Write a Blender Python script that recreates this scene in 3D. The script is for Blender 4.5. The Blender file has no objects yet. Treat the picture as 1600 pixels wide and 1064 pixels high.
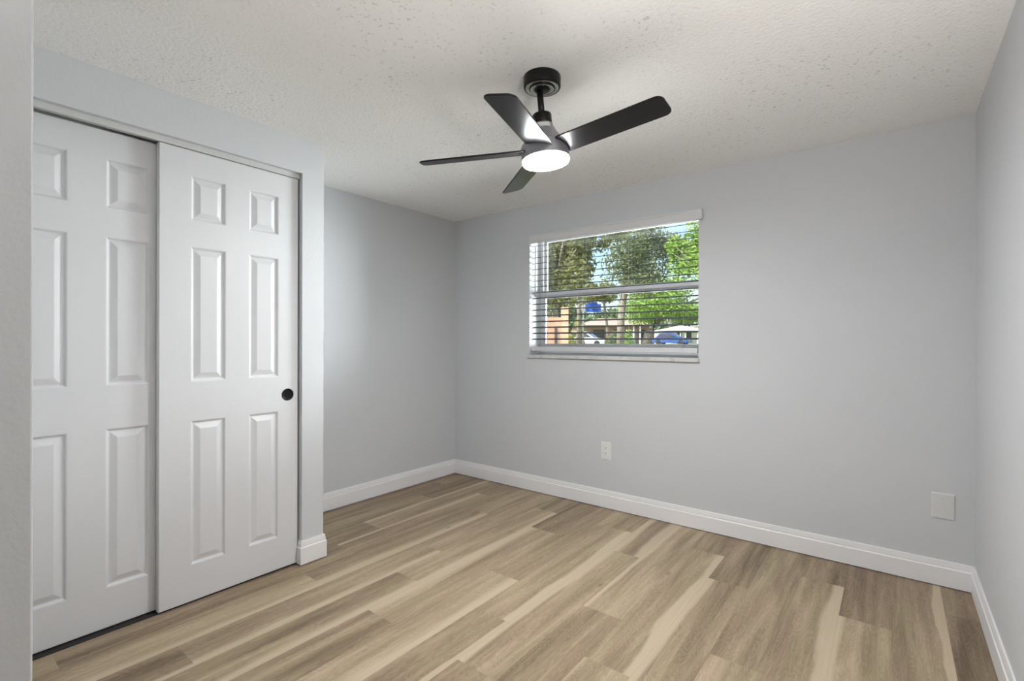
import bpy, bmesh, math, random
from mathutils import Vector, Matrix
rnd = random.Random(7)
PI = math.pi
sc = bpy.context.scene

# ------------------------------------------------------------------ camera, world, sun, exposure
YAW, FPX, HY, CAMZ = 0.662074, 764.235, 533.4175, 1.27787
cam_d = bpy.data.cameras.new('camera'); cam = bpy.data.objects.new('camera', cam_d)
sc.collection.objects.link(cam); sc.camera = cam
cam_d.sensor_fit = 'HORIZONTAL'; cam_d.sensor_width = 36.0
cam_d.lens = FPX / 1600 * 36.0
cam_d.shift_x = 0.0; cam_d.shift_y = (HY - 532.0) / 1600
cam_d.clip_start = 0.02; cam_d.clip_end = 500
cam.location = (0, 0, CAMZ)
cam.rotation_euler = (Matrix.Rotation(YAW, 4, 'Z') @ Matrix.Rotation(PI / 2, 4, 'X') @ Matrix.Rotation(0.00189, 4, 'Z')).to_euler()

world = bpy.data.worlds.new('world'); sc.world = world; world.use_nodes = True
wn = world.node_tree; wn.nodes.clear()
sky = wn.nodes.new('ShaderNodeTexSky'); sky.sky_type = 'NISHITA'
sky.sun_disc = False; sky.sun_elevation = math.radians(52); sky.sun_rotation = math.radians(200)
sky.air_density = 1.0; sky.dust_density = 2.0
bg = wn.nodes.new('ShaderNodeBackground'); bg.inputs['Strength'].default_value = 0.25
wo = wn.nodes.new('ShaderNodeOutputWorld')
wn.links.new(sky.outputs[0], bg.inputs[0]); wn.links.new(bg.outputs[0], wo.inputs[0])

sun_d = bpy.data.lights.new('sun', 'SUN'); sun = bpy.data.objects.new('sun', sun_d)
sc.collection.objects.link(sun); sun_d.energy = 5.6; sun_d.angle = math.radians(0.6); sun_d.color = (1, .95, .86)
sun.rotation_euler = (math.radians(40), 0, math.radians(-22))      # shines towards +y, away from the window
# added area light outside, out of view, strengthening the daylight through the window
day_d = bpy.data.lights.new('window_daylight_fill', 'AREA'); day = bpy.data.objects.new('window_daylight_fill', day_d)
sc.collection.objects.link(day); day_d.shape = 'RECTANGLE'; day_d.size = 3.6; day_d.size_y = 2.2
day_d.energy = 1650.0; day_d.color = (.93, .97, 1)
day.location = (.8, 6.1, 1.3); day.rotation_euler = (Vector((-1.8, 3.5, 1.6)) - Vector((.8, 6.1, 1.3))).to_track_quat('-Z', 'Y').to_euler()
LAMP, LAMP_C = 232.0, (.97, .985, 1, 1)         # the fan's lit diffuser
UP, UP_C = 550.0, (1, .96, .91, 1)                 # added unseen uplight on the right wall, brightens ceiling and walls

vs = sc.view_settings; vs.view_transform = 'Standard'; vs.look = 'None'; vs.exposure = 0.27; vs.gamma = 1.0
vs.use_curve_mapping = False

# ------------------------------------------------------------------ helpers
def lin(r, g, b):
    f = lambda c: (c / 255 / 12.92) if c / 255 <= .04045 else ((c / 255 + .055) / 1.055) ** 2.4
    return (f(r), f(g), f(b), 1)

class NT:
    def __init__(s, name):
        s.m = bpy.data.materials.new(name); s.m.use_nodes = True; s.t = s.m.node_tree
        s.p = s.t.nodes['Principled BSDF']; s.o = s.t.nodes['Material Output']
    def n(s, typ, **k):
        nd = s.t.nodes.new(typ)
        for a, v in k.items():
            if a in nd.inputs: nd.inputs[a].default_value = v
            else: setattr(nd, a, v)
        return nd
    def l(s, a, b): s.t.links.new(a, b)
    def math(s, op, a, b=None, c=None, clamp=False):
        nd = s.t.nodes.new('ShaderNodeMath'); nd.operation = op; nd.use_clamp = clamp
        for i, v in enumerate((a, b, c)):
            if v is None: continue
            if isinstance(v, (int, float)): nd.inputs[i].default_value = v
            else: s.l(v, nd.inputs[i])
        return nd.outputs[0]
    def mix(s, f, a, b, typ='MIX'):
        nd = s.t.nodes.new('ShaderNodeMix'); nd.data_type = 'RGBA'; nd.blend_type = typ
        for i, v in ((0, f), (6, a), (7, b)):
            if isinstance(v, (int, float)): nd.inputs[i].default_value = v
            elif isinstance(v, tuple): nd.inputs[i].default_value = v
            else: s.l(v, nd.inputs[i])
        return nd.outputs[2]
    def smooth(s, v, lo, hi):
        nd = s.t.nodes.new('ShaderNodeMapRange'); nd.interpolation_type = 'SMOOTHSTEP'
        s.l(v, nd.inputs[0]); nd.inputs[1].default_value = lo; nd.inputs[2].default_value = hi
        return nd.outputs[0]

def plain(name, col, rough=.5, spec=.5, metal=0.0, noise=0.0, nscale=40, bump=0.0, bscale=200, ior=1.5, coat=0.0):
    t = NT(name); p = t.p
    p.inputs['Roughness'].default_value = rough; p.inputs['Metallic'].default_value = metal
    p.inputs['Specular IOR Level'].default_value = spec; p.inputs['IOR'].default_value = ior
    p.inputs['Coat Weight'].default_value = coat
    tc = t.n('ShaderNodeTexCoord')
    nz = t.n('ShaderNodeTexNoise', Scale=nscale, Detail=3.0); t.l(tc.outputs['Object'], nz.inputs['Vector'])
    k = noise
    lo = tuple(c * (1 - k) for c in col[:3]) + (1,); hi = tuple(min(1, c * (1 + k)) for c in col[:3]) + (1,)
    t.l(t.mix(nz.outputs['Fac'], lo, hi), p.inputs['Base Color'])
    if bump:
        nb = t.n('ShaderNodeTexNoise', Scale=bscale, Detail=2.0); t.l(tc.outputs['Object'], nb.inputs['Vector'])
        b = t.n('ShaderNodeBump', Strength=bump, Distance=.002); t.l(nb.outputs['Fac'], b.inputs['Height']); t.l(b.outputs[0], p.inputs['Normal'])
    return t.m

def tag(o, label=None, cat=None, group=None, kind=None):
    if label: o['label'] = label
    if cat: o['category'] = cat
    if group: o['group'] = group
    if kind: o['kind'] = kind
    return o

def empty(name, loc, label, cat, group=None, rot=(0, 0, 0)):
    o = bpy.data.objects.new(name, None); sc.collection.objects.link(o)
    o.location = loc; o.rotation_euler = rot; o.empty_display_size = .1
    return tag(o, label, cat, group)

class MB:
    """collects shapes and links them as one mesh object"""
    def __init__(s): s.bm = bmesh.new()
    def poly(s, pts, smooth=False):
        f = s.bm.faces.new([s.bm.verts.new(p) for p in pts]); f.smooth = smooth; return f
    def box(s, a, b, mat=None):
        x0, y0, z0 = (min(a[i], b[i]) for i in range(3)); x1, y1, z1 = (max(a[i], b[i]) for i in range(3))
        v = [s.bm.verts.new(Vector(p) if mat is None else mat @ Vector(p)) for p in
             ((x0, y0, z0), (x1, y0, z0), (x1, y1, z0), (x0, y1, z0), (x0, y0, z1), (x1, y0, z1), (x1, y1, z1), (x0, y1, z1))]
        fs = [s.bm.faces.new([v[i] for i in q]) for q in ((3, 2, 1, 0), (4, 5, 6, 7), (0, 1, 5, 4), (1, 2, 6, 5), (2, 3, 7, 6), (3, 0, 4, 7))]
        return fs
    def bbox(s, a, b, r=.003, seg=2):
        """bevelled box"""
        fs = s.box(a, b); es = list({e for f in fs for e in f.edges})
        bmesh.ops.bevel(s.bm, geom=es, offset=r, segments=seg, affect='EDGES', profile=.5)
        return s
    def lathe(s, prof, seg=48, mat=Matrix.Identity(4), smooth=True):
        rings = []
        for r, z in prof:
            if r < 1e-6: rings.append([s.bm.verts.new(mat @ Vector((0, 0, z)))])
            else: rings.append([s.bm.verts.new(mat @ Vector((r * math.cos(2 * PI * i / seg), r * math.sin(2 * PI * i / seg), z))) for i in range(seg)])
        for a, b in zip(rings, rings[1:]):
            for i in range(seg):
                j = (i + 1) % seg
                q = [a[i % len(a)], a[j % len(a)], b[j % len(b)], b[i % len(b)]]
                u = []
                for v in q:
                    if v not in u: u.append(v)
                if len(u) > 2:
                    try: s.bm.faces.new(u).smooth = smooth
                    except ValueError: pass
        return s
    def tube(s, pts, rad, seg=8):
        pts = [Vector(p) for p in pts]; rads = rad if isinstance(rad, (list, tuple)) else [rad] * len(pts)
        rings = []
        for i, p in enumerate(pts):
            d = (pts[min(i + 1, len(pts) - 1)] - pts[max(i - 1, 0)]).normalized()
            a = d.cross(Vector((0, 0, 1)) if abs(d.z) < .9 else Vector((1, 0, 0))).normalized(); b = d.cross(a)
            rings.append([s.bm.verts.new(p + rads[i] * (math.cos(2 * PI * k / seg) * a + math.sin(2 * PI * k / seg) * b)) for k in range(seg)])
        for a, b in zip(rings, rings[1:]):
            for k in range(seg):
                s.bm.faces.new((a[k], a[(k + 1) % seg], b[(k + 1) % seg], b[k])).smooth = True
        s.bm.faces.new(rings[0][::-1]); s.bm.faces.new(rings[-1])
        return s
    def prism(s, prof, origin, u, v, w, length):
        """closed 2-D profile (u,v) extruded along w"""
        o, u, v, w = Vector(origin), Vector(u), Vector(v), Vector(w)
        A = [s.bm.verts.new(o + u * p[0] + v * p[1]) for p in prof]; B = [s.bm.verts.new(o + u * p[0] + v * p[1] + w * length) for p in prof]
        n = len(prof)
        for i in range(n): s.bm.faces.new((A[i], A[(i + 1) % n], B[(i + 1) % n], B[i]))
        s.bm.faces.new(A[::-1]); s.bm.faces.new(B); return s
    def sweep(s, prof, path):
        """open profile (d, z) swept along plan path, d measured to the left of the direction, mitred"""
        path = [Vector(p) for p in path]; rings = []
        for i, p in enumerate(path):
            d0 = (path[i] - path[i - 1]).normalized() if i else None
            d1 = (path[i + 1] - path[i]).normalized() if i < len(path) - 1 else None
            n0 = Vector((-d0.y, d0.x)) if d0 else None; n1 = Vector((-d1.y, d1.x)) if d1 else None
            if n0 is None: m = n1
            elif n1 is None: m = n0
            else: m = (n0 + n1) / (1 + n0.dot(n1))
            rings.append([s.bm.verts.new((p.x + m.x * a, p.y + m.y * a, z)) for a, z in prof])
        n = len(prof)
        for a, b in zip(rings, rings[1:]):
            for i in range(n): s.bm.faces.new((a[i], b[i], b[(i + 1) % n], a[(i + 1) % n]))
        s.bm.faces.new(rings[0]); s.bm.faces.new(rings[-1][::-1]); return s
    def build(s, name, mat, parent=None, loc=None, fix=True):
        if fix: bmesh.ops.recalc_face_normals(s.bm, faces=s.bm.faces)
        me = bpy.data.meshes.new(name); s.bm.to_mesh(me); s.bm.free()
        for m in (mat if isinstance(mat, list) else [mat]): me.materials.append(m)
        o = bpy.data.objects.new(name, me); sc.collection.objects.link(o)
        if parent: o.parent = parent
        if loc: o.location = loc
        return o

def struct(name, mb, mat, label, cat):
    return tag(mb.build(name, mat), label, cat, kind='structure')

# ------------------------------------------------------------------ materials
def wall_paint(name, col):
    t = NT(name); p = t.p; p.inputs['Roughness'].default_value = .62; p.inputs['Specular IOR Level'].default_value = .35
    tc = t.n('ShaderNodeTexCoord')
    big = t.n('ShaderNodeTexNoise', Scale=1.3, Detail=3.0); t.l(tc.outputs['Object'], big.inputs['Vector'])
    t.l(t.mix(big.outputs['Fac'], tuple(c * .975 for c in col[:3]) + (1,), tuple(c * 1.025 for c in col[:3]) + (1,)), p.inputs['Base Color'])
    a = t.n('ShaderNodeTexNoise', Scale=75.0, Detail=3.0, Roughness=.55); t.l(tc.outputs['Object'], a.inputs['Vector'])
    c = t.n('ShaderNodeTexNoise', Scale=22.0, Detail=2.0); t.l(tc.outputs['Object'], c.inputs['Vector'])
    h = t.math('MULTIPLY_ADD', c.outputs['Fac'], .6, a.outputs['Fac'])
    b = t.n('ShaderNodeBump', Strength=.35, Distance=.0018); t.l(h, b.inputs['Height']); t.l(b.outputs[0], p.inputs['Normal'])
    return t.m

def ceiling_mat():
    t = NT('popcorn_ceiling'); p = t.p; p.inputs['Roughness'].default_value = .95; p.inputs['Specular IOR Level'].default_value = .1
    tc = t.n('ShaderNodeTexCoord')
    a = t.n('ShaderNodeTexNoise', Scale=75.0, Detail=4.0, Roughness=.65); t.l(tc.outputs['Object'], a.inputs['Vector'])
    v = t.n('ShaderNodeTexVoronoi', Scale=60.0, feature='F1'); t.l(tc.outputs['Object'], v.inputs['Vector'])
    area = t.n('ShaderNodeTexNoise', Scale=1.7, Detail=2.0); t.l(tc.outputs['Object'], area.inputs['Vector'])
    # small dark flecks, shade in the rough coat's pits painted into the colour
    f = t.n('ShaderNodeTexNoise', Scale=62.0, Detail=2.0, Roughness=.6, Distortion=.6); t.l(tc.outputs['Object'], f.inputs['Vector'])
    fleck = t.smooth(f.outputs['Fac'], .615, .70)
    fleck = t.math('MULTIPLY', fleck, t.math('MULTIPLY_ADD', t.smooth(area.outputs['Fac'], .38, .62), .34, .14))
    t.l(t.mix(fleck, (.93, .925, .91, 1), (.40, .385, .37, 1)), p.inputs['Base Color'])
    h = t.math('SUBTRACT', a.outputs['Fac'], t.math('MULTIPLY', v.outputs['Distance'], .5))
    b = t.n('ShaderNodeBump', Strength=.5, Distance=.006); t.l(h, b.inputs['Height']); t.l(b.outputs[0], p.inputs['Normal'])
    return t.m

def floor_mat():
    t = NT('vinyl_plank'); p = t.p
    uv = t.n('ShaderNodeUVMap', uv_map='plank'); sx = t.n('ShaderNodeSeparateXYZ'); t.l(uv.outputs[0], sx.inputs[0])
    u, v = sx.outputs[0], sx.outputs[1]          # u: 0..1 across the plank, v: metres along it
    att = lambda nm: t.n('ShaderNodeAttribute', attribute_name=nm).outputs['Fac']
    tone, seed, sapl, sapr = att('tone'), att('seed'), att('sapl'), att('sapr')
    def vec(su, sv, off):
        c = t.n('ShaderNodeCombineXYZ'); t.l(t.math('MULTIPLY', u, su), c.inputs[0]); t.l(t.math('MULTIPLY', v, sv), c.inputs[1])
        t.l(t.math('MULTIPLY_ADD', seed, 37.0, off), c.inputs[2]); return c.outputs[0]
    def noise(su, sv, off, det=3.0, rough=.5, dist=0.0):
        nz = t.n('ShaderNodeTexNoise', Scale=1.0, Detail=det, Roughness=rough, Distortion=dist); t.l(vec(su, sv, off), nz.inputs['Vector']); return nz.outputs['Fac']
    broad = noise(1.9, .9, 1.0, 2.0, .5, .4)
    mid = noise(5.5, 1.7, 5.0, 4.0, .55, .8)
    fine = noise(34.0, 4.0, 9.0, 4.0, .6, .3)
    swirl = noise(3.0, 3.2, 13.0, 2.0)
    rings = t.n('ShaderNodeTexWave', Scale=1.0, Distortion=0.0); rings.wave_type = 'BANDS'; rings.bands_direction = 'X'
    cx = t.n('ShaderNodeCombineXYZ'); t.l(t.math('MULTIPLY_ADD', swirl, 5.5, t.math('MULTIPLY', u, 1.6)), cx.inputs[0]); t.l(cx.outputs[0], rings.inputs['Vector'])
    val = t.math('ADD', tone, t.math('MULTIPLY', t.math('SUBTRACT', broad, .5), .95))
    val = t.math('ADD', val, t.math('MULTIPLY', t.math('SUBTRACT', mid, .5), .75))
    val = t.math('ADD', val, t.math('MULTIPLY', t.math('SUBTRACT', fine, .5), .34))
    val = t.math('ADD', val, t.math('MULTIPLY', t.math('SUBTRACT', rings.outputs['Fac'], .5), .12))
    cr = t.n('ShaderNodeValToRGB'); t.l(val, cr.inputs[0]); e = cr.color_ramp.elements
    e[0].position = .0; e[0].color = lin(106, 89, 72); e[1].position = 1.0; e[1].color = lin(200, 182, 157)
    for pos, c in ((.25, lin(134, 117, 97)), (.5, lin(159, 142, 118)), (.75, lin(179, 162, 137))):
        k = cr.color_ramp.elements.new(pos); k.color = c
    hue = noise(2.2, 1.1, 21.0, 2.0)
    col = t.mix(t.smooth(hue, .35, .65), t.mix(1.0, cr.outputs[0], (1.03, .985, .985, 1), 'MULTIPLY'), t.mix(1.0, cr.outputs[0], (.985, 1.0, .93, 1), 'MULTIPLY'))
    # pale sapwood running along the plank edges with a wavy, fairly sharp inner border
    wob = noise(0.0, 1.3, 17.0, 2.0, .5, .0); wob2 = noise(0.0, 1.7, 27.0, 3.0, .5, .0)
    softw = t.math('MULTIPLY_ADD', t.math('FRACT', t.math('MULTIPLY', seed, 7.3)), .30, .02)
    def band(d, w, wb):
        lim = t.math('MULTIPLY', w, t.math('MULTIPLY_ADD', t.math('SUBTRACT', wb, .5), 2.6, 1.0))
        mr = t.n('ShaderNodeMapRange', interpolation_type='SMOOTHSTEP'); t.l(t.math('SUBTRACT', d, lim), mr.inputs[0]); mr.inputs[1].default_value = -.012
        t.l(softw, mr.inputs[2]); return t.math('SUBTRACT', 1.0, mr.outputs[0])
    sap = t.math('MAXIMUM', t.math('MULTIPLY', band(u, sapl, wob), t.math('GREATER_THAN', sapl, .01)),
                 t.math('MULTIPLY', band(t.math('SUBTRACT', 1.0, u), sapr, wob2), t.math('GREATER_THAN', sapr, .01)))
    sapc = t.mix(fine, lin(196, 178, 150), lin(211, 195, 170))
    col = t.mix(t.math('MULTIPLY', sap, .78), col, sapc)
    # knots
    kv = t.n('ShaderNodeTexVoronoi', Scale=1.0); t.l(vec(1.1, 2.4, 33.0), kv.inputs['Vector'])
    knot = t.math('MULTIPLY', t.math('SUBTRACT', 1.0, t.smooth(kv.outputs['Distance'], .015, .09)), .5)
    col = t.mix(knot, col, lin(112, 90, 70))
    # hairline seam between planks
    ed = t.math('MINIMUM', u, t.math('SUBTRACT', 1.0, u)); seam = t.math('SUBTRACT', 1.0, t.smooth(ed, .0, .010))
    col = t.mix(t.math('MULTIPLY', seam, .16), col, lin(90, 74, 58))
    t.l(col, p.inputs['Base Color'])
    p.inputs['Roughness'].default_value = .45; p.inputs['Specular IOR Level'].default_value = .35
    b = t.n('ShaderNodeBump', Strength=.12, Distance=.0006); t.l(fine, b.inputs['Height']); t.l(b.outputs[0], p.inputs['Normal'])
    return t.m

M = dict(
    wall=wall_paint('grey_wall_paint', (.640, .652, .672, 1)),
    ceiling=ceiling_mat(), floor=floor_mat(),
    trim=plain('white_trim_paint', (.87, .86, .865, 1), .38, .5, noise=.015),
    door=plain('white_door_paint', (.715, .72, .735, 1), .42, .5, noise=.012, bump=.06, bscale=260),
    dark=plain('door_gap_shadow', (.02, .019, .018, 1), .8),
    track=plain('track_painted_metal', (.62, .62, .61, 1), .45, noise=.05, nscale=25),
    black=plain('black_metal', (.006, .006, .0065, 1), .35, .22, noise=.1),
    blade=plain('black_satin_blade', (.008, .0075, .008, 1), .30, .3, noise=.2, ior=1.5),
    motor=plain('bloom_grey_metal', (.30, .30, .325, 1), .42, .5, metal=.5, noise=.05),  # housing is black; the lamp's bloom is put into this grey
    ring=plain('polished_ring', (.50, .49, .47, 1), .25, .6, metal=.9),
    sticker=plain('pale_sticker', (.68, .68, .66, 1), .5),
    vinyl=plain('white_vinyl', (.80, .80, .82, 1), .4, noise=.01),
    valance=plain('white_blind_valance', (.72, .72, .715, 1), .45, noise=.015),
    slat=plain('backlit_dark_slat', (.085, .085, .088, 1), .55, .3, noise=.03),  # slats are white; their backlit shade is put into this dark colour
    rail=plain('blind_bottom_rail', (.66, .66, .68, 1), .45, noise=.01),
    cord=plain('blind_cord', (.62, .62, .60, 1), .8),
    wand=plain('clear_wand', (.50, .50, .50, 1), .25),
    plastic=plain('white_plate_plastic', (.80, .80, .79, 1), .3, noise=.01),
    oldplastic=plain('painted_plate', (.70, .70, .68, 1), .5, noise=.02),
    slot=plain('outlet_slot', (.05, .05, .05, 1), .6),
)
def marble():
    t = NT('grey_white_marble'); tc = t.n('ShaderNodeTexCoord')
    nz = t.n('ShaderNodeTexNoise', Scale=9.0, Detail=6.0, Distortion=1.6); t.l(tc.outputs['Object'], nz.inputs['Vector'])
    t.l(t.mix(t.smooth(nz.outputs['Fac'], .35, .7), (.66, .66, .645, 1), (.50, .51, .51, 1)), t.p.inputs['Base Color'])
    t.p.inputs['Roughness'].default_value = .3; return t.m
M['marble'] = marble()
def glass():
    t = NT('window_glass'); tr = t.n('ShaderNodeBsdfTransparent'); tr.inputs[0].default_value = (.95, .97, .96, 1)
    gl = t.n('ShaderNodeBsdfGlossy', Roughness=.02); fr = t.n('ShaderNodeFresnel', IOR=1.45); mx = t.n('ShaderNodeMixShader')
    t.l(fr.outputs[0], mx.inputs[0]); t.l(tr.outputs[0], mx.inputs[1]); t.l(gl.outputs[0], mx.inputs[2]); t.l(mx.outputs[0], t.o.inputs[0]); return t.m
M['glass'] = glass()
def lit(name, power, col):
    t = NT(name); e = t.n('ShaderNodeEmission', Strength=power); e.inputs[0].default_value = col
    t.l(e.outputs[0], t.o.inputs[0]); return t.m
M['lit'] = lit('lit_diffuser', LAMP, LAMP_C); M['fill_lit'] = lit('fill_uplight_glow', UP, UP_C)

# ------------------------------------------------------------------ room shell
X0, YB, X1, XC, YC, H = -3.3583, 3.4117, .3289, -2.6630, 1.5993, 2.44
OY0, OY1, OZ = .1935, 1.467, 2.236             # closet opening
NX, NY = -1.40, .1889                         # corner of the near wall end
HX, HYB = -1.75, -1.35                        # hall beyond the room's opening
WX0, WX1, WZ0, WZ1 = -2.469, -1.047, 1.165, 2.18     # window opening
YW = 3.64                                     # outer face of the back wall

# floor: one mesh of planks in the photo's own stagger
def build_floor():
    bm = bmesh.new(); uvl = bm.loops.layers.uv.new('plank')
    W, L = .1965, 1.327
    offs = {0: .09, 1: .755, 2: .42}
    fr = random.Random(21)
    # (row, end y just above/below) -> tone ; read from the photograph
    tones = {(-4, 1.8): .35, (-4, 3.1): .42, (-3, 1.5): .38, (-3, 2.77): .22, (-2, .8): .35, (-2, 2.1): .50, (-1, .43): .36, (-1, 1.78): .46, (0, .1): .58, (0, 1.43): .37, (0, 2.75): .50,
             (1, -.57): .30, (1, .755): .46, (1, 2.08): .56, (2, .42): .42, (2, 1.75): .63, (3, .08): .40, (3, 1.41): .56, (3, 2.75): .34, (4, .75): .66, (4, 2.08): .50,
             (5, .42): .40, (5, 1.744): .60, (5, 3.07): .50, (6, .08): .48, (6, 1.41): .58, (7, .75): .50, (7, 2.08): .56, (8, .42): .66, (8, 1.74): .52, (8, 3.08): .38, (9, 1.41): .44, (9, 2.745): .30,
             (10, .74): .60, (10, 2.07): .46, (11, 1.74): .52, (11, 3.06): .32, (12, 1.41): .56, (12, 2.74): .34, (13, .75): .46, (13, 2.08): .44, (14, 1.73): .28, (14, 3.06): .38}
    saps = {(0, .1): (0, .10), (0, 1.43): (0, .14), (1, .755): (0, .13), (2, .42): (0, .08), (3, 1.41): (.05, .0), (2, 1.75): (0, .10), (4, .75): (0, .13), (5, 1.744): (0, .15),
            (8, 1.74): (0, .18), (6, 1.41): (.12, 0), (9, 1.41): (.10, 0), (11, 1.74): (0, .17), (13, 2.08): (0, .15), (-2, 2.1): (.12, 0), (-1, 1.78): (.1, 0), (1, -.57): (0, .12), (0, -1.2): (0, .2),
            (7, 2.08): (.10, 0), (13, .75): (0, .2), (5, .42): (0, .10), (6, 2.74): (.2, .15), (4, 2.08): (.0, .0), (12, 1.41): (.05, 0)}
    recs = []
    k = -5
    while -2.557 + k * W < X1 + .1:
        xa, xb = -2.557 + k * W, -2.557 + (k + 1) * W
        y = offs[k % 3] - 3 * L
        while y < YB + .02:
            ya, yb = max(y, HYB - .05), min(y + L, YB + .02)
            xa_, xb_ = max(xa, X0 - .02), min(xb, X1 + .02)
            if yb > ya and xb_ > xa_:
                vsx = [bm.verts.new(p) for p in ((xa_, ya, 0), (xb_, ya, 0), (xb_, yb, 0), (xa_, yb, 0))]
                f = bm.faces.new(vsx)
                for lp, (ux, vy) in zip(f.loops, ((xa_, ya), (xb_, ya), (xb_, yb), (xa_, yb))):
                    lp[uvl].uv = ((ux - xa) / W, vy - y)
                tn, sp = None, None
                for (kk, yy), v in tones.items():
                    if kk == k and abs(yy - y) < .12: tn = v
                for (kk, yy), v in saps.items():
                    if kk == k and abs(yy - y) < .12: sp = v
                if tn is None: tn = fr.uniform(.34, .62)
                else: fr.uniform(0, 1)
                if sp is None: sp = (0, 0)
                recs.append((tn, fr.random(), sp[0], sp[1]))
            y += L
        k += 1
    me = bpy.data.meshes.new('floor'); bm.to_mesh(me); bm.free(); me.materials.append(M['floor'])
    for i, nm in enumerate(('tone', 'seed', 'sapl', 'sapr')):
        a = me.attributes.new(nm, 'FLOAT', 'FACE')
        for j, r in enumerate(recs): a.data[j].value = r[i]
    o = bpy.data.objects.new('floor', me); sc.collection.objects.link(o)
    tag(o, 'tan and brown wood-look plank floor with cream streaks', 'floor', kind='structure')
build_floor()

m = MB(); m.box((X0 - .15, HYB - .15, H), (X1 + .15, YW, H + .2))
struct('ceiling', m, M['ceiling'], 'off-white popcorn textured ceiling', 'ceiling')

m = MB()   # back wall with the window opening
m.box((X0 - .15, YB, -.1), (WX0, YW, H)); m.box((WX1, YB, -.1), (X1 + .15, YW, H))
m.box((WX0, YB, -.1), (WX1, YW, WZ0 - .002)); m.box((WX0, YB, WZ1), (WX1, YW, H))
struct('wall_back', m, M['wall'], 'grey painted wall with the window in it', 'wall')
m = MB(); m.box((X1, HYB, -.1), (X1 + .15, YB, H))
struct('wall_right', m, M['wall'], 'grey wall at the right edge meeting the window wall', 'wall')
m = MB(); m.box((X0 - .15, NY - .13, -.1), (X0, YB, H))
struct('wall_left', m, M['wall'], 'bright grey alcove wall between closet and window wall', 'wall')
m = MB()   # closet: header, pier, return
m.prism([(NY, -.02), (OY0, -.02), (OY0, OZ), (OY1, OZ), (OY1, -.02), (YC, -.02), (YC, H + .02), (NY, H + .02)], (XC - .11, 0, 0), (0, 1, 0), (0, 0, 1), (1, 0, 0), .11)
m.box((X0 - .02, YC - .11, -.02), (XC - .11, YC, H + .02))
struct('wall_closet', m, M['wall'], 'grey closet wall framing the white sliding doors', 'wall')
m = MB(); m.bbox((X0 - .05, NY - .125, -.03), (NX, NY, H + .03), .004)
struct('wall_front', m, M['wall'], 'end of grey wall at the left edge of view, in shade', 'wall')
m = MB(); m.box((HX - .1, HYB, -.1), (HX, NY - .125, H)); m.box((HX - .1, HYB - .15, -.1), (X1 + .15, HYB, H))
struct('wall_hall', m, M['wall'], 'grey hall walls behind the viewer', 'wall')

# baseboards
BT = .015
prof = [(0, .005), (BT, .005), (BT, .098), (BT - .004, .103), (BT - .0045, .112), (BT - .0065, .126), (BT - .007, .130), (BT - .0085, .136), (0, .136)]
def base(side, path, label):
    struct('baseboard_' + side, MB().sweep(prof, path), M['trim'], label, 'baseboard')
base('back', [(X1, YB), (X0, YB)], 'white moulded baseboard along the window wall')
base('right', [(X1, HYB), (X1, YB - .0)], 'white moulded baseboard along the right wall')
base('left', [(X0, YB), (X0, YC)], 'white moulded baseboard in the alcove beside the closet')
base('closet', [(X0, YC), (XC, YC), (XC, OY1), (XC - .028, OY1)], 'white baseboard wrapping the corner of the closet wall')

# ------------------------------------------------------------------ closet doors
def door_mesh(y0, y1, z0, z1, xf, cols, rows, th=.034):
    m = MB(); bm = m.bm
    ys = sorted({y0, y1, *[c for p in cols for c in p]}); zs = sorted({z0, z1, *[r for p in rows for r in p]})
    P = lambda y, z, d=0: Vector((xf - d, y, z))
    for a, b in zip(ys, ys[1:]):
        for c, d in zip(zs, zs[1:]):
            if (a, b) in cols and (c, d) in rows:
                rings = []
                for ins, dep in ((0, 0), (.004, .0015), (.010, .0105), (.0135, .0118), (.018, .0108), (.040, .0015), (.043, .0008)):
                    rings.append([bm.verts.new(P(*q, dep)) for q in ((a + ins, c + ins), (b - ins, c + ins), (b - ins, d - ins), (a + ins, d - ins))])
                for r0, r1 in zip(rings, rings[1:]):
                    for i in range(4): bm.faces.new((r0[i], r0[(i + 1) % 4], r1[(i + 1) % 4], r1[i]))
                bm.faces.new(rings[-1])
            else:
                m.poly([P(a, c), P(b, c), P(b, d), P(a, d)])
    bmesh.ops.remove_doubles(bm, verts=bm.verts, dist=1e-5)
    e = .0025
    for q in ([(0, y0, z0), (e, y0 - e, z0)],): pass
    ring = [(y0, z0), (y1, z0), (y1, z1), (y0, z1)]
    out = [(y0 - e, z0 - e), (y1 + e, z0 - e), (y1 + e, z1 + e), (y0 - e, z1 + e)]
    # rounded edge, sides and back
    edge = [v for v in bm.verts if (abs(v.co.y - y0) < 1e-6 or abs(v.co.y - y1) < 1e-6 or abs(v.co.z - z0) < 1e-6 or abs(v.co.z - z1) < 1e-6)]
    bnd = [ed for ed in bm.edges if len(ed.link_faces) == 1]
    r = bmesh.ops.extrude_edge_only(bm, edges=bnd); nv = [g for g in r['geom'] if isinstance(g, bmesh.types.BMVert)]
    for v in nv:
        v.co.x -= e
        v.co.y += -e if abs(v.co.y - y0) < 1e-6 else (e if abs(v.co.y - y1) < 1e-6 else 0)
        v.co.z += -e if abs(v.co.z - z0) < 1e-6 else (e if abs(v.co.z - z1) < 1e-6 else 0)
    bnd = [ed for ed in bm.edges if len(ed.link_faces) == 1]
    r = bmesh.ops.extrude_edge_only(bm, edges=bnd); nv = [g for g in r['geom'] if isinstance(g, bmesh.types.BMVert)]
    for v in nv: v.co.x -= th - e
    bmesh.ops.contextual_create(bm, geom=[ed for ed in bm.edges if len(ed.link_faces) == 1])
    return m
XF, XR = XC - .030, XC - .075
rows = ((.185, .888), (1.079, 1.737), (1.865, 2.082))
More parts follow.
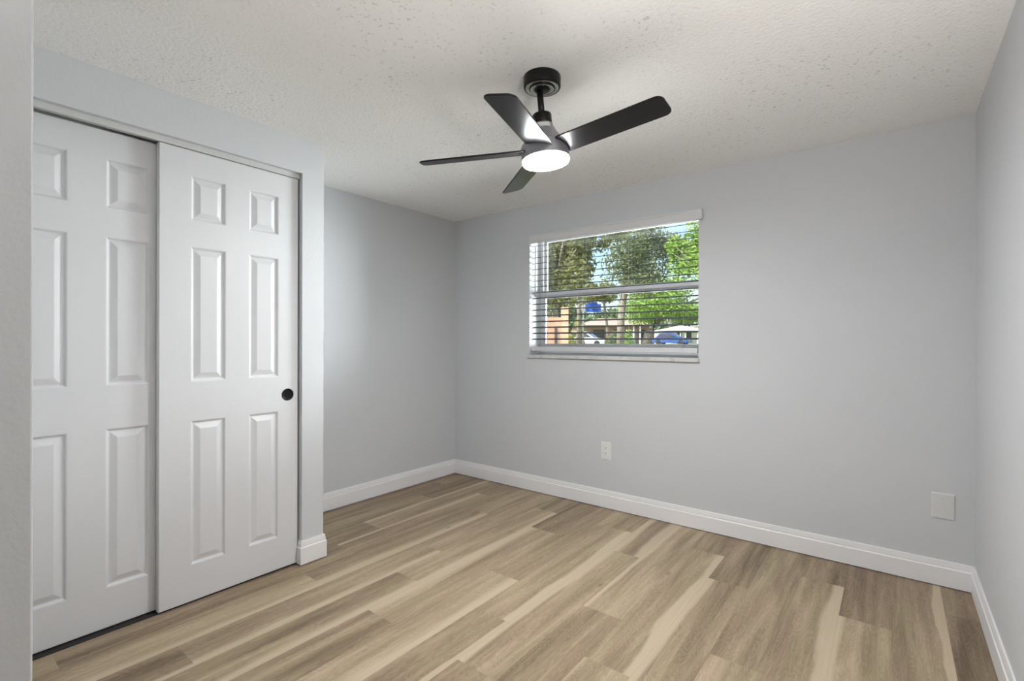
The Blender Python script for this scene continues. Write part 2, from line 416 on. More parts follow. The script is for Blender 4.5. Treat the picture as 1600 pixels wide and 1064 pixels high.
d1 = struct('door_1', door_mesh(.787, 1.455, .012, 2.202, XF, ((.916, 1.074), (1.188, 1.346)), rows), M['door'],
            'front white six-panel sliding closet door with black finger pull', 'closet door')
d2 = struct('door_2', door_mesh(.196, .866, .012, 2.202, XR, ((.318, .473), (.600, .758)), rows), M['door'],
            'rear white six-panel sliding closet door behind the other', 'closet door')
# finger pull: flanged cup set into the front door
def cup(y, z, x, parent):
    R = Matrix.Translation((x, y, z)) @ Matrix.Rotation(PI / 2, 4, 'Y')
    m = MB().lathe([(.0, .0004), (.0245, .0004), (.0265, .0008), (.0285, .0022), (.0315, .0026), (.0335, .0016), (.0340, -.0004), (.0300, -.0006)], 40, R)
    o = m.build('finger_pull', M['black'], parent); tag(o, 'round black finger pull')
cup(1.398, .976, XF + .0005, d1)
m = MB(); m.bbox((XF - .004, OY0 + .002, 2.207), (XF + .004, OY1 - .002, OZ), .001, 1)
m.box((XF - .10, OY0 + .002, OZ - .006), (XF - .004, OY1 - .002, OZ - .0005)); m.box((XF - .042, OY0 + .002, 2.214), (XF - .039, OY1 - .002, OZ - .006))
m.box((XF - .10, OY0 + .002, 2.207), (XF - .097, OY1 - .002, OZ - .006))
struct('trim_1', m, M['track'], 'pale painted sliding door track under the closet header', 'door track')

m = MB(); m.box((XF - .085, OY0 + .002, -.004), (XF - .012, OY1 - .002, .004))  # dark strip paints the shade in the gap below the doors
struct('gap_shadow_strip', m, M['dark'], 'dark strip standing for the shadow under the sliding closet doors', 'door track')

# ------------------------------------------------------------------ window, sill, blind
yf = 3.575
m = MB()
fw = .032
m.box((WX0, yf, WZ0), (WX0 + fw, yf + .055, WZ1)); m.box((WX1 - fw, yf, WZ0), (WX1, yf + .055, WZ1))
m.box((WX0 + fw, yf, WZ1 - .012), (WX1 - fw, yf + .055, WZ1)); m.box((WX0 + fw, yf, WZ0), (WX1 - fw, yf + .055, WZ0 + .04))
win = struct('window_1', m, M['vinyl'], 'white single-hung window set deep in the grey wall', 'window')
zr0, zr1 = 1.657, 1.723
m = MB(); a, b = WX0 + fw, WX1 - fw
m.bbox((a, yf + .002, zr0), (b, yf + .026, zr1), .004, 1); m.bbox((a, yf + .004, WZ0 + .04), (b, yf + .026, WZ0 + .095), .003, 1)
m.bbox((a, yf + .004, WZ0 + .09), (a + .022, yf + .026, zr0), .002, 1); m.bbox((b - .022, yf + .004, WZ0 + .09), (b, yf + .026, zr0), .002, 1)
sash = m.build('lower_sash', M['vinyl'], win)
m = MB(); m.box((a + .02, yf + .013, WZ0 + .09), (b - .02, yf + .016, zr0 + .01)); m.build('pane', M['glass'], sash)
m = MB()
m.bbox((a, yf + .030, zr0 + .004), (b, yf + .052, zr1 - .006), .003, 1); m.bbox((a, yf + .030, WZ1 - .026), (b, yf + .052, WZ1 - .011), .003, 1)
m.bbox((a, yf + .030, zr1 - .01), (a + .018, yf + .052, WZ1 - .02), .002, 1); m.bbox((b - .018, yf + .030, zr1 - .01), (b, yf + .052, WZ1 - .02), .002, 1)
sash = m.build('upper_sash', M['vinyl'], win)
m = MB(); m.box((a + .016, yf + .040, zr1 - .012), (b - .016, yf + .043, WZ1 - .02)); m.build('pane', M['glass'], sash)
m = MB(); m.prism([(yf, WZ0 - .028), (YB - .016, WZ0 - .028), (YB - .020, WZ0 - .024), (YB - .020, WZ0 - .006), (YB - .014, WZ0), (yf, WZ0)],
                  (WX0 + .001, 0, 0), (0, 1, 0), (0, 0, 1), (1, 0, 0), WX1 - WX0 - .002)
m.bbox((WX0 - .016, YB - .020, WZ0 - .0285), (WX0 + .004, YB, WZ0), .004, 1)
m.bbox((WX1 - .004, YB - .020, WZ0 - .0285), (WX1 + .006, YB, WZ0), .004, 1)
struct('trim_2', m, M['marble'], 'grey veined marble window sill', 'window sill')

bl = empty('venetian_blind', ((WX0 + WX1) / 2, YB + .04, WZ1), 'horizontal slat blind with white valance hanging inside the window recess', 'blind')
def bpart(mb, name, mat, parent=bl):
    o = mb.build(name, mat); o.parent = parent; o.matrix_parent_inverse = Matrix.Translation(-Vector(bl.location)); return o
m = MB()
vx0, vx1, vz0, vz1 = -2.452, -1.018, 2.110, 2.176
vprof = [(YB - .034, vz0), (YB - .034, vz0 + .012), (YB - .031, vz0 + .016), (YB - .031, vz1 - .014), (YB - .036, vz1 - .008), (YB - .036, vz1), (YB - .022, vz1), (YB - .022, vz0)]
m.prism(vprof, (vx0, 0, 0), (0, 1, 0), (0, 0, 1), (1, 0, 0), vx1 - vx0)
m.box((vx0, YB - .022, vz0), (vx0 + .008, YB - .001, vz1)); m.box((vx1 - .008, YB - .022, vz0), (vx1, YB - .001, vz1))
bpart(m, 'valance', M['valance'])
m = MB(); m.box((WX0 + .006, YB + .012, WZ1 - .042), (WX1 - .006, YB + .066, WZ1 - .002)); bpart(m, 'headrail', M['valance'])
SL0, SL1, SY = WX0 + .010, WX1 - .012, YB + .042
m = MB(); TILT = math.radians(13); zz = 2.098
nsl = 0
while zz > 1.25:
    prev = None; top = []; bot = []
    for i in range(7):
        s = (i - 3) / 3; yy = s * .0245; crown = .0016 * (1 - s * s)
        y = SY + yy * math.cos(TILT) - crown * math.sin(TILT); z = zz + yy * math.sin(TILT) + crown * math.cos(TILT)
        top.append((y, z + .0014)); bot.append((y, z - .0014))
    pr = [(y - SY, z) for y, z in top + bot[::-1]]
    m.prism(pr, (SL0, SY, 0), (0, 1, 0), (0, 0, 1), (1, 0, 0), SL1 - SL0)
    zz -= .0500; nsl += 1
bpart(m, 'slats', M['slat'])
m = MB(); m.bbox((SL0, SY - .026, 1.196), (SL1, SY + .026, 1.234), .006, 2); bpart(m, 'bottom_rail', M['rail'])
m = MB()
for fx in (.07, .36, .64, .93):
    x = SL0 + (SL1 - SL0) * fx
    for dy in (-.0265, .0265): m.tube([(x, SY + dy, 1.22), (x, SY + dy, WZ1 - .03)], .0007, 5)
bpart(m, 'ladder_cords', M['cord'])
m = MB(); m.tube([(-2.415, YB + .008, 2.085), (-2.415, YB + .008, 1.66)], [.004, .0045], 6); bpart(m, 'tilt_wand', M['wand'])

# ------------------------------------------------------------------ wall plates
def plate(name, x0, x1, z0, z1, mat, label, cat):
    r = empty(name, ((x0 + x1) / 2, YB, (z0 + z1) / 2), label, cat)
    w, h = (x1 - x0) / 2, (z1 - z0) / 2
    m = MB(); rr = .006
    rings = []
    for ins, d in ((0, 0), (0, .003), (.002, .0052), (rr, .0062)):
        rings.append([m.bm.verts.new((sx * (w - ins), -d, sz * (h - ins))) for sx, sz in ((-1, -1), (1, -1), (1, 1), (-1, 1))])
    for a, b in zip(rings, rings[1:]):
        for i in range(4): m.bm.faces.new((a[i], a[(i + 1) % 4], b[(i + 1) % 4], b[i]))
    m.bm.faces.new(rings[-1]); m.bm.faces.new(rings[0][::-1])
    m.build('plate', mat, r); return r
r = plate('wall_outlet', -1.782, -1.697, .371, .505, M['plastic'], 'white duplex power outlet on the wall below the window', 'outlet')
for zc in (.021, -.021):
    m = MB(); pts = []
    for i in range(28):
        a = 2 * PI * i / 28; pts.append((max(-.0150, min(.0150, .0178 * math.cos(a))), max(-.0145, min(.0145, .0178 * math.sin(a)))))
    m.prism(pts, (0, -.0060, zc), (1, 0, 0), (0, 0, 1), (0, -1, 0), .0022)
    rc = m.build('receptacle', M['plastic'], r)
    m = MB(); m.box((-.0075, -.0086, zc + .001), (-.0050, -.0080, zc + .0100)); m.box((.0050, -.0086, zc + .002), (.0075, -.0080, zc + .0095))
    m.lathe([(0, 0), (.0028, 0), (.0028, .0006), (0, .0006)], 12, Matrix.Translation((0, -.0080, zc - .0065)) @ Matrix.Rotation(PI / 2, 4, 'X'))
    m.build('slot', M['slot'], rc)
m = MB().lathe([(0, 0), (.0032, 0), (.0030, .001), (0, .0014)], 16, Matrix.Translation((0, -.0060, 0)) @ Matrix.Rotation(PI / 2, 4, 'X')); m.build('screw', M['plastic'], r)
r = plate('blank_wall_plate', .160, .2535, .352, .486, M['oldplastic'], 'grey blank cover plate low on the wall near the right corner', 'wall plate')
for zc in (.042, -.042):
    m = MB().lathe([(0, 0), (.0032, 0), (.0030, .0008), (0, .001)], 16, Matrix.Translation((0, -.0060, zc)) @ Matrix.Rotation(PI / 2, 4, 'X')); m.build('screw', M['track'], r)

# ------------------------------------------------------------------ ceiling fan
fan = empty('ceiling_fan', (-1.2240, 1.7730, H), 'black ceiling fan with four blades and a lit round lamp', 'ceiling fan')
def fpart(mb, name, mat, parent=fan):
    o = mb.build(name, mat); o.parent = parent
    if parent == fan: o.matrix_parent_inverse = Matrix.Translation(-Vector(fan.location))
    return o
T = Matrix.Translation((-1.2200, 1.7770, 0))
m = MB().lathe([(0, H + .001), (.0800, H + .001), (.0816, H - .003), (.0816, H - .044), (.0795, H - .049), (.0730, H - .0505)], 64, T)
m.lathe([(.058, H - .048), (.0565, H - .054), (.052, H - .0555)], 64, T)
m.lathe([(.036, H - .052), (.034, H - .058), (.0, H - .0585)], 64, T)
can = fpart(m, 'canopy', M['black'])
m = MB().lathe([(.0730, H - .0505), (.0600, H - .046), (.058, H - .048)], 64, T); m.lathe([(.052, H - .0555), (.038, H - .050), (.036, H - .052)], 64, T)
fpart(m, 'canopy_ring', M['ring'], can)
n = Vector((-.0746209, -.0488156, 1)).normalized(); ex = (Vector((1, 0, 0)) - n * n.x).normalized(); ey = n.cross(ex)
A = Matrix(((ex.x, ey.x, n.x, -1.22938), (ex.y, ey.y, n.y, 1.76881), (ex.z, ey.z, n.z, 2.40), (0, 0, 0, 1)))
fpart(MB().lathe([(0, .01), (.0138, .01), (.0138, -.14), (0, -.14)], 24, A), 'downrod', M['black'])
fpart(MB().lathe([(0, -.127), (.040, -.127), (.042, -.130), (.042, -.170), (.040, -.173), (0, -.173)], 40, A), 'rod_collar', M['black'])
m = MB().lathe([(.0, -.170), (.043, -.171), (.046, -.185), (.060, -.212), (.078, -.238), (.088, -.250), (.098, -.258), (.1035, -.268), (.1050, -.276), (.1050, -.322), (.1035, -.327), (.0, -.327)], 64, A)
mot = fpart(m, 'motor_housing', M['motor'])
m = MB()    # paper sticker on the cone, facing the room's entrance
pa = []
for i in range(9):
    th = math.radians(-108 + i * 11)
    pa.append([A @ Vector(((r_ + .0022) * math.cos(th), (r_ + .0022) * math.sin(th), z_)) for r_, z_ in ((.0443, -.177), (.0533, -.199))])
for p, q in zip(pa, pa[1:]): m.poly([p[0], q[0], q[1], p[1]])
st = fpart(m, 'sticker', M['sticker'], mot); tag(st, 'pale paper sticker')
m = MB().lathe([(.1025, -.327), (.1025, -.3365), (.1000, -.3405), (.092, -.3435), (.070, -.3465), (.035, -.348), (0, -.3485)], 64, A)
df = fpart(m, 'light_diffuser', M['lit']); tag(df, 'glowing white round lamp cover')
PITCH = -.23295544
for k in range(4):
    a = -.00909 - k * 2 * PI / 5
    e = Vector((math.cos(a), math.sin(a), 0)); s = Vector((-math.sin(a), math.cos(a), 0)) * math.cos(PITCH) + Vector((0, 0, 1)) * math.sin(PITCH)
    nn = e.cross(s); W2 = .0611; R0, R1 = .088, .5520
    out = []
    rc = .030
    for cx, cy, a0 in ((R1 - rc, W2 - rc, 0), ): pass
    def arc(cx, cy, a0, a1, r, nseg=7):
        return [(cx + r * math.cos(a0 + (a1 - a0) * i / nseg), cy + r * math.sin(a0 + (a1 - a0) * i / nseg)) for i in range(nseg + 1)]
    out += arc(R1 - rc, -W2 + rc, -PI / 2, 0, rc); out += arc(R1 - rc, W2 - rc, 0, PI / 2, rc)
    out += arc(R0 + .012, W2 - .012, PI / 2, PI, .012, 3); out += arc(R0 + .012, -W2 + .012, PI, 1.5 * PI, .012, 3)
    m = MB(); t = .0035
    base_ = Vector((0, 0, -.28509))
    def ring(ins, d):
        c = (R0 + R1) / 2
        return [m.bm.verts.new(A @ (base_ + e * (c + (x - c) * (1 - ins / .23)) + s * (y * (1 - ins / W2)) + nn * d)) for x, y in out]
    rs = [ring(.002, -t), ring(0, -t + .0015), ring(0, t - .0015), ring(.002, t)]
    for p, q in zip(rs, rs[1:]):
        for i in range(len(out)): m.bm.faces.new((p[i], p[(i + 1) % len(out)], q[(i + 1) % len(out)], q[i]))
    m.bm.faces.new(rs[0][::-1]); m.bm.faces.new(rs[-1])
    fpart(m, 'blade', M['blade'])

# ------------------------------------------------------------------ added fill uplight, out of view, to brighten the room
WLX, WLY, WLZ = X1, .55, 1.45
wl = empty('fill_uplight', (WLX, WLY, WLZ), 'added half-bowl fill light, out of view on the right wall', 'fill light')
MB().lathe([(0, 0), (.055, 0), (.06, .004), (.06, .012), (.05, .018), (0, .018)], 32, Matrix.Rotation(-PI / 2, 4, 'Y')).build('back_plate', M['trim'], wl)
def half_bowl(sx, sy, sz, top, n=8):
    m = MB(); g = []
    for i in range(n + 1):
        ph = PI / 2 * i / n
        g.append([m.bm.verts.new((-.004 - sx * math.cos(ph) * math.sin(PI * j / 24), sy * math.cos(ph) * math.cos(PI * j / 24), top - sz * math.sin(ph))) for j in range(25)])
    for p, q in zip(g, g[1:]):
        for j in range(24): m.bm.faces.new((p[j], p[j + 1], q[j + 1], q[j])).smooth = True
    bmesh.ops.remove_doubles(m.bm, verts=m.bm.verts, dist=1e-5)
    return m
half_bowl(.13, .17, .13, .07).build('fill_light_shade', M['trim'], wl)
half_bowl(.09, .12, .03, .045, 4).build('fill_light_cover', M['fill_lit'], wl)
m = MB(); m.poly([(-.004 - .09 * math.sin(PI * j / 24), .12 * math.cos(PI * j / 24), .0455) for j in range(25)]); m.build('fill_light_panel', M['fill_lit'], wl, fix=False)

# ------------------------------------------------------------------ outdoors, seen through the blind
Fv = Vector((-math.sin(YAW), math.cos(YAW), 0)); Rv = Vector((math.cos(YAW), math.sin(YAW), 0))
def out_at(px, d): return Fv * d + Rv * ((px - 800) / FPX * d)
def zat(py, d): return CAMZ + (HY - py) / FPX * d
def ground_z(d):
    pts = ((0, -.2), (6, -.2), (12, -.1), (45, .70), (60, .88), (140, 1.25))
    for (a, za), (b, zb) in zip(pts, pts[1:]):
        if d <= b: return za + (zb - za) * (d - a) / (b - a)
    return 1.25
def gmat(name, c1, c2, sc_):
    t = NT(name); tc = t.n('ShaderNodeTexCoord'); nz = t.n('ShaderNodeTexNoise', Scale=sc_, Detail=5.0); t.l(tc.outputs['Object'], nz.inputs['Vector'])
    t.l(t.mix(t.smooth(nz.outputs['Fac'], .3, .7), c1, c2), t.p.inputs['Base Color']); t.p.inputs['Roughness'].default_value = .9; return t.m
lawn = gmat('lawn', (.20, .24, .07, 1), (.33, .33, .13, 1), 1.5); asph = gmat('asphalt', (.22, .22, .23, 1), (.30, .30, .31, 1), 3)
m = MB()
ds = [4.2, 6, 9, 12, 20, 30, 40, 45, 52, 60, 80, 110, 160]
us = [-.5 + .1 * i for i in range(14)]
def strip(m, ds, us, dz=0.0):
    g = [[m.bm.verts.new((Fv * d + Rv * (u * d)) + Vector((0, 0, ground_z(d) + dz))) for u in us] for d in ds]
    for a, b in zip(g, g[1:]):
        for i in range(len(us) - 1): m.bm.faces.new((a[i], a[i + 1], b[i + 1], b[i]))
strip(m, ds, us)
tag(m.build('ground', lawn), 'sunlit lawn rising outside the window', 'lawn', kind='structure')
m = MB(); strip(m, [50, 52, 57], us, .03); tag(m.build('road', asph), 'grey street beyond the lawn', 'street', kind='structure')

def leafmat(name, c1, c2, c3):
    t = NT(name); tc = t.n('ShaderNodeTexCoord'); nz = t.n('ShaderNodeTexNoise', Scale=1.6, Detail=4.0); t.l(tc.outputs['Object'], nz.inputs['Vector'])
    gi = t.n('ShaderNodeNewGeometry')
    col = t.mix(gi.outputs['Random Per Island'], t.mix(t.smooth(nz.outputs['Fac'], .35, .65), c1, c2), c3)
    t.l(col, t.p.inputs['Base Color']); t.p.inputs['Roughness'].default_value = .55
    tr = t.n('ShaderNodeBsdfTranslucent'); t.l(col, tr.inputs[0]); mx = t.n('ShaderNodeMixShader'); mx.inputs[0].default_value = .35
    t.l(t.p.outputs[0], mx.inputs[1]); t.l(tr.outputs[0], mx.inputs[2]); t.l(mx.outputs[0], t.o.inputs[0]); return t.m
L_ol = leafmat('olive_leaves', (.26, .28, .09, 1), (.40, .40, .14, 1), (.19, .20, .07, 1))
L_gr = leafmat('greygreen_leaves', (.28, .33, .17, 1), (.42, .47, .25, 1), (.20, .23, .12, 1))
L_br = leafmat('bright_leaves', (.36, .55, .11, 1), (.52, .70, .17, 1), (.24, .38, .08, 1))
L_ye = leafmat('yellow_leaves', (.42, .42, .07, 1), (.50, .48, .12, 1), (.26, .30, .06, 1))
L_far = leafmat('far_leaves', (.16, .24, .10, 1), (.24, .32, .13, 1), (.12, .18, .08, 1))
bark = gmat('bark', (.26, .22, .18, 1), (.38, .33, .28, 1), 6)
def foliage(m, c, rx, ry, rz, n, size, seed, clumps=14):
    r = random.Random(seed); cl = []
    for _ in range(clumps):
        while True:
            p = Vector((r.uniform(-1, 1), r.uniform(-1, 1), r.uniform(-1, 1)))
            if p.length < 1: break
        cl.append((p * .82, r.uniform(.25, .5)))
    for i in range(n):
        q, cr = cl[r.randrange(clumps)]
        v = Vector((r.gauss(0, 1), r.gauss(0, 1), r.gauss(0, 1))).normalized() * cr * (r.random() ** .45)
        p = q + v; p = Vector(c) + Vector((p.x * rx, p.y * ry, p.z * rz))
        a = Vector((r.gauss(0, 1), r.gauss(0, 1), r.gauss(0, 1))).normalized(); b = a.orthogonal().normalized()
        w = size * r.uniform(.6, 1.3); l = w * 1.7
        m.bm.faces.new([m.bm.verts.new(p + k) for k in (-a * l * .5, b * w * .35, a * l * .5, -b * w * .35)])
def tree(px, d, top, bot, wpx, leaf, n, size, seed, label, name='tree', trunk_px=None, group=None, clumps=16):
    base = out_at(trunk_px or px, d); zb = ground_z(d) - .05
    r = empty(name, (base.x, base.y, zb + .05), label, 'tree', group)
    z1, z0 = zat(top, d), zat(bot, d); c = out_at(px, d); c.z = (z0 + z1) / 2
    rx = wpx / 2 / FPX * d; rz = (z1 - z0) / 2
    m = MB(); foliage(m, c, rx, rx, rz, n, size, seed, clumps)
    inv = Matrix.Translation(-Vector(r.location))
    o = m.build('foliage', leaf, fix=False); o.parent = r; o.matrix_parent_inverse = inv
    m = MB(); rr = random.Random(seed + 1); th = max(.10, rx * .07)
    top_p = Vector((c.x, c.y, c.z)); fork = Vector((base.x * .6 + c.x * .4, base.y * .6 + c.y * .4, z0 + rz * .35))
    m.tube([(base.x, base.y, zb), (base.x * .85 + fork.x * .15, base.y * .85 + fork.y * .15, (zb + fork.z) / 2), fork, top_p], [th * 1.2, th, th * .85, th * .35], 8)
    for _ in range(6):
        v = Vector((rr.uniform(-.7, .7) * rx, rr.uniform(-.7, .7) * rx, rr.uniform(-.2, .7) * rz))
        m.tube([fork.lerp(top_p, rr.uniform(0, .6)), (fork + c + v) / 2 + Vector((0, 0, .1)), c + v], [th * .5, th * .32, th * .12], 6)
    o = m.build('trunk', bark); o.parent = r; o.matrix_parent_inverse = inv
    return r
tree(866, 19, 290, 492, 165, L_ol, 9500, .13, 1, 'olive green oak at the left side of the window view', trunk_px=868)
tree(990, 30, 300, 468, 165, L_gr, 7500, .15, 2, 'grey-green tree in the middle of the window view', trunk_px=969)
tree(1085, 25, 330, 462, 110, L_br, 5200, .15, 3, 'bright green leafy tree at the right side of the window view', trunk_px=1120)
tree(1056, 46, 438, 512, 190, L_br, 9500, .22, 4, 'wide bright green tree in front of the tan-roofed house', trunk_px=1010)
tree(934, 36.5, 436, 480, 60, L_ol, 2600, .16, 5, 'small olive tree above the blue banner', trunk_px=950)
tree(935, 24, 318, 392, 90, L_ol, 2600, .12, 6, 'thin olive tree crown high in the gap between the two big trees', trunk_px=903)
def shrub(px, d, top, wpx, leaf, n, size, seed, label):
    z1 = zat(top, d); z0 = ground_z(d); c = out_at(px, d); c.z = (z0 + z1) / 2
    m = MB(); foliage(m, c, wpx / 2 / FPX * d, wpx / 2 / FPX * d, (z1 - z0) / 2, n, size, seed, 8)
    o = m.build('shrub', leaf, fix=False); tag(o, label, 'shrub')
shrub(903, 30, 498, 34, L_ye, 1300, .12, 11, 'yellow-green shrub behind the white car')
shrub(958, 34, 505, 34, L_gr, 1300, .12, 12, 'green shrub beside the brown tree trunk')
shrub(985, 40, 508, 24, L_br, 900, .12, 13, 'bright shrub in front of the white porch posts')
for i, (px, top, w, lb) in enumerate(((880, 478, 130, 'distant dark tree behind the terracotta porch'), (955, 484, 90, 'distant tree behind the tan roof ridge'), (1040, 478, 120, 'distant tree between the two houses'), (1130, 474, 150, 'distant tree behind the pale-roofed house'))):
    tree(px, 85 + 22 * i, top, 530, w * .7, L_far, 2600, .5, 30 + i, lb, group='distant trees')

# houses
def omat(n, c, **k): return plain(n, c, .8, .2, noise=.08, nscale=6, **k)
roof_t = omat('tan_tile_roof', (.52, .36, .29, 1)); roof_p = omat('pale_roof', (.62, .58, .54, 1)); brick = gmat('brown_brick', (.30, .19, .14, 1), (.42, .29, .22, 1), 4)
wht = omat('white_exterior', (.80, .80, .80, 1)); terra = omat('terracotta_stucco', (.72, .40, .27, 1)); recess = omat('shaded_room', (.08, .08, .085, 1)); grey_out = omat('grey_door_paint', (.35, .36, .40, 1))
def outpart(mb, name, mat, root):
    o = mb.build(name, mat); o.parent = root; return o
def house(px0, px1, d, eave_y, ridge_y, deep, wallm, roofm, label, posts, openings, low):
    base = out_at((px0 + px1) / 2, d); w = (px1 - px0) / FPX * d / 2; zb = ground_z(d)
    r = empty('house', (base.x, base.y, zb), label, 'house', rot=(0, 0, YAW))
    he, hr = zat(eave_y, d) - zb, zat(ridge_y, d) - zb
    m = MB()
    m.box((-w, 1.6, -.3), (w, deep, he)); outpart(m, 'wall', wallm, r)
    m = MB(); ov = .35
    a = [(-w - ov, -ov, he), (w + ov, -ov, he), (w + ov, deep + ov, he), (-w - ov, deep + ov, he)]; hp = deep * .5
    b0, b1 = (-w + hp * .8, hp, hr), (w - hp * .8, hp, hr)
    for f in ((a[0], a[1], b1, b0), (a[1], a[2], b1), (a[2], a[3], b0, b1), (a[3], a[0], b0), (a[3], a[2], a[1], a[0])): m.poly(f)
    bmesh.ops.remove_doubles(m.bm, verts=m.bm.verts, dist=1e-4)
    outpart(m, 'roof', roofm, r)
    for p in posts:
        x = (p - (px0 + px1) / 2) / FPX * d; outpart(MB().bbox((x - .09, -.1, -.3), (x + .09, .08, he), .01, 1), 'porch_post', wht, r)
    for (p0, p1, z0, z1, mt) in openings:
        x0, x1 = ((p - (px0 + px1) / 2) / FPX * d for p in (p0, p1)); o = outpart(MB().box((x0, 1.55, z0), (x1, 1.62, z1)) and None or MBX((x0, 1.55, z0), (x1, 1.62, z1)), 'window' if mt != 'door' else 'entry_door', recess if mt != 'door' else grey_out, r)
    if low: outpart(MBX((-w, -.15, -.3), (w * .3, .05, .55)), 'porch_wall', wht, r)
    return r
def MBX(a, b):
    m = MB(); m.box(a, b); return m
house(905, 1028, 64, 508, 495, 8.0, brick, roof_t, 'brown brick house with tan hip roof and white porch posts', (990, 1000, 1016), ((930, 948, .8, 2.0, 'w'), (993, 999, .0, 2.1, 'door'), (1003, 1013, .7, 2.0, 'w'), (962, 975, .8, 2.0, 'w')), False)
house(1044, 1112, 78, 516, 506, 9.0, wht, roof_p, 'pale-roofed white house at the right side of the view', (1063, 1071, 1090), ((1063.5, 1070.5, 0, 2.1, 'w'), (1078, 1086, .7, 1.9, 'w')), False)
# neighbour's terracotta porch close by on the left
d = 13; pb = out_at(868, d); zb = ground_z(d)
pr = empty('terracotta_porch', (pb.x, pb.y, zb), 'terracotta stucco porch with columns at the lower left of the window', 'porch', rot=(0, 0, YAW))
def pxx(p): return (p - 868) / FPX * d
zt = zat(480, d) - zb
outpart(MBX((pxx(877), -.1, -.2), (pxx(887.5), .10, zt)), 'column', terra, pr)
outpart(MBX((pxx(845), -.1, -.2), (pxx(854), .10, zt)), 'column', terra, pr)
outpart(MBX((pxx(820), .9, -.2), (pxx(884), 1.05, zat(493, d) - zb)), 'wall', terra, pr)
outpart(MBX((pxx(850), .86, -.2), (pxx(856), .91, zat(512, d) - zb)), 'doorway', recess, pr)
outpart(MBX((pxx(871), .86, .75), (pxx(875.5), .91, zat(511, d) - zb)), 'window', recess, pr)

# blue banner on its pole
d = 22; bp = out_at(911.5, d); zb = ground_z(d)
sg = empty('yard_banner', (bp.x, bp.y, zb), 'blue banner on a grey pole in the front yard', 'banner', rot=(0, 0, YAW))
blue = plain('blue_cloth', (.03, .13, .62, 1), .6, noise=.15); pole_m = plain('grey_pole', (.27, .27, .30, 1), .5)
ztop = zat(468, d) - zb
outpart(MB().tube([(0, 0, -.1), (0, 0, ztop)], .035, 10), 'pole', pole_m, sg)
outpart(MB().tube([(0, 0, ztop - .06), (.72, 0, ztop - .06)], .018, 8), 'arm', pole_m, sg)
m = MB(); bz1, bz0 = zat(471.5, d) - zb, zat(487.5, d) - zb; N = 12; fr_ = []; bk = []
for i in range(N + 1):
    x = .08 + .70 * i / N; y = .03 * math.sin(i * .9)
    hi = bz1 - (.10 if i < 3 or i > 9 else 0)
    fr_.append([m.bm.verts.new((x, y - .006, z)) for z in (bz0, hi)]); bk.append([m.bm.verts.new((x, y + .006, z)) for z in (bz0, hi)])
for i in range(N):
    m.bm.faces.new((fr_[i][0], fr_[i + 1][0], fr_[i + 1][1], fr_[i][1])); m.bm.faces.new((bk[i + 1][0], bk[i][0], bk[i][1], bk[i + 1][1]))
    m.bm.faces.new((fr_[i][1], fr_[i + 1][1], bk[i + 1][1], bk[i][1])); m.bm.faces.new((fr_[i][0], bk[i][0], bk[i + 1][0], fr_[i + 1][0]))
m.bm.faces.new((fr_[0][0], fr_[0][1], bk[0][1], bk[0][0])); m.bm.faces.new((fr_[N][1], fr_[N][0], bk[N][0], bk[N][1]))
outpart(m, 'cloth', blue, sg)

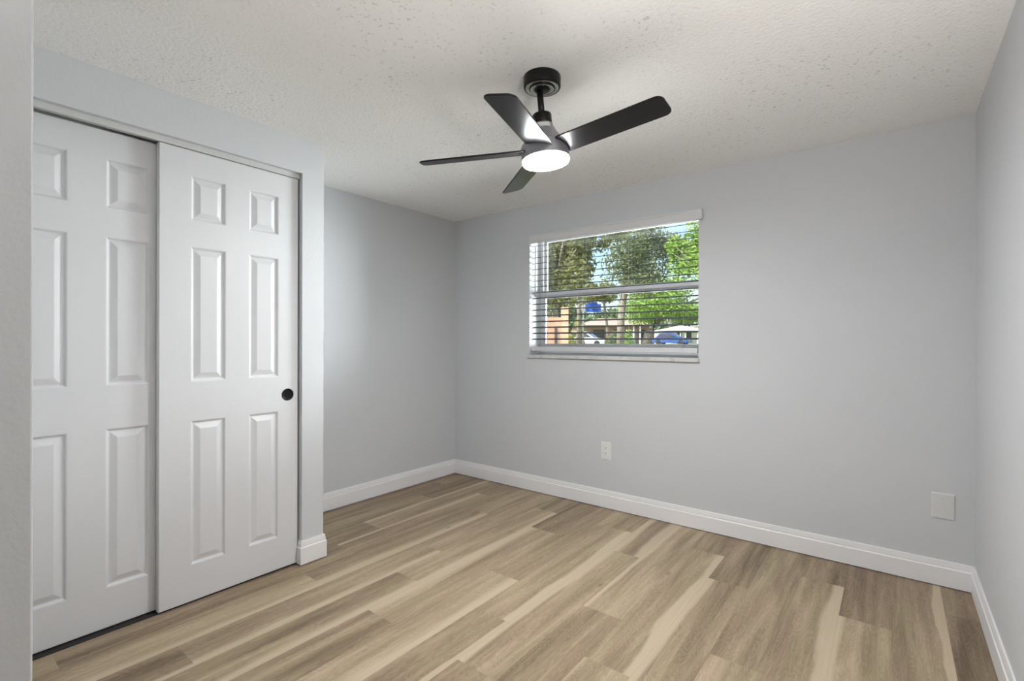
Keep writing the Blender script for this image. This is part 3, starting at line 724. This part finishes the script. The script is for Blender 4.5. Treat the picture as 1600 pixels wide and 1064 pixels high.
# cars
def car(px, d, length, width, height, paint, label, ang):
    b = out_at(px, d); zb = ground_z(d) + .03
    r = empty('car', (b.x, b.y, zb), label, 'car', rot=(0, 0, YAW + ang))
    L2, W2 = length / 2, width / 2; h = height
    gl = bpy.data.materials.get('car_glass') or plain('car_glass', (.05, .06, .08, 1), .08, .8)
    ty = bpy.data.materials.get('car_tyre') or plain('car_tyre', (.03, .03, .03, 1), .8)
    lampm = bpy.data.materials.get('car_lamp') or plain('car_lamp', (.75, .75, .75, 1), .15)
    m = MB()
    pf = [(-L2, .28), (-L2 * .96, h * .52), (-L2 * .82, h * .60), (L2 * .45, h * .60), (L2 * .9, h * .50), (L2, h * .40), (L2 * .98, .24), (-L2 * .9, .22)]
    m.prism(pf, (0, -W2, 0), (1, 0, 0), (0, 0, 1), (0, 1, 0), width)
    bmesh.ops.bevel(m.bm, geom=list(m.bm.edges), offset=.05, segments=2, affect='EDGES')
    body = outpart(m, 'body', paint, r)
    m = MB()
    cp = [(-L2 * .80, h * .58), (-L2 * .55, h * .97), (L2 * .08, h), (L2 * .48, h * .58)]
    m.prism(cp, (0, -W2 * .88, 0), (1, 0, 0), (0, 0, 1), (0, 1, 0), width * .88)
    bmesh.ops.bevel(m.bm, geom=list(m.bm.edges), offset=.04, segments=2, affect='EDGES')
    outpart(m, 'cabin', paint, r)
    for s in (-1, 1):
        y0, y1 = sorted((s * W2 * .875, s * (W2 * .90)))
        m = MB(); m.prism([(-L2 * .68, h * .62), (-L2 * .52, h * .91), (L2 * .06, h * .93), (L2 * .36, h * .62)], (0, y0, 0), (1, 0, 0), (0, 0, 1), (0, 1, 0), y1 - y0); outpart(m, 'side_glass', gl, r)
        for x in (-L2 * .62, L2 * .62):
            R = Matrix.Translation((x, s * (W2 - .1), .31)) @ Matrix.Rotation(PI / 2, 4, 'X')
            m = MB().lathe([(0, -.11), (.22, -.11), (.30, -.10), (.32, -.05), (.32, .05), (.30, .10), (.22, .11), (0, .11)], 24, R); outpart(m, 'wheel', ty, r)
        m = MB(); m.bbox((L2 * .955, s * W2 * .62 - .16, h * .36), (L2 * 1.0 + .01, s * W2 * .62 + .16, h * .45), .02, 1); outpart(m, 'headlight', lampm, r)
    for (xa, za, xb, zb_, nm) in ((L2 * .455, h * .62, L2 * .115, h * .965, 'windscreen'), (-L2 * .785, h * .62, -L2 * .57, h * .94, 'rear_glass')):
        dx, dz = xb - xa, zb_ - za; sgn = 1 if xa > 0 else -1; ln = math.hypot(dx, dz); nx, nz = sgn * abs(dz) / ln * .02, abs(dx) / ln * .02
        m = MB(); q = [(xa, za), (xb, zb_)]
        m.prism([(xa - nx, za - nz), (xa + nx, za + nz), (xb + nx, zb_ + nz), (xb - nx, zb_ - nz)], (0, -W2 * .78, 0), (1, 0, 0), (0, 0, 1), (0, 1, 0), width * .78); outpart(m, nm, gl, r)
    return r
pw = plain('white_car_paint', (.80, .80, .82, 1), .25, coat=.5); pbl = plain('blue_car_paint', (.03, .10, .40, 1), .25, coat=.5)
car(915, 50, 4.6, 1.85, 1.5, pw, 'white car parked behind the blue banner pole', math.radians(-25))
car(1050, 60, 4.5, 1.85, 1.45, pbl, 'blue car parked in front of the houses', math.radians(-38))
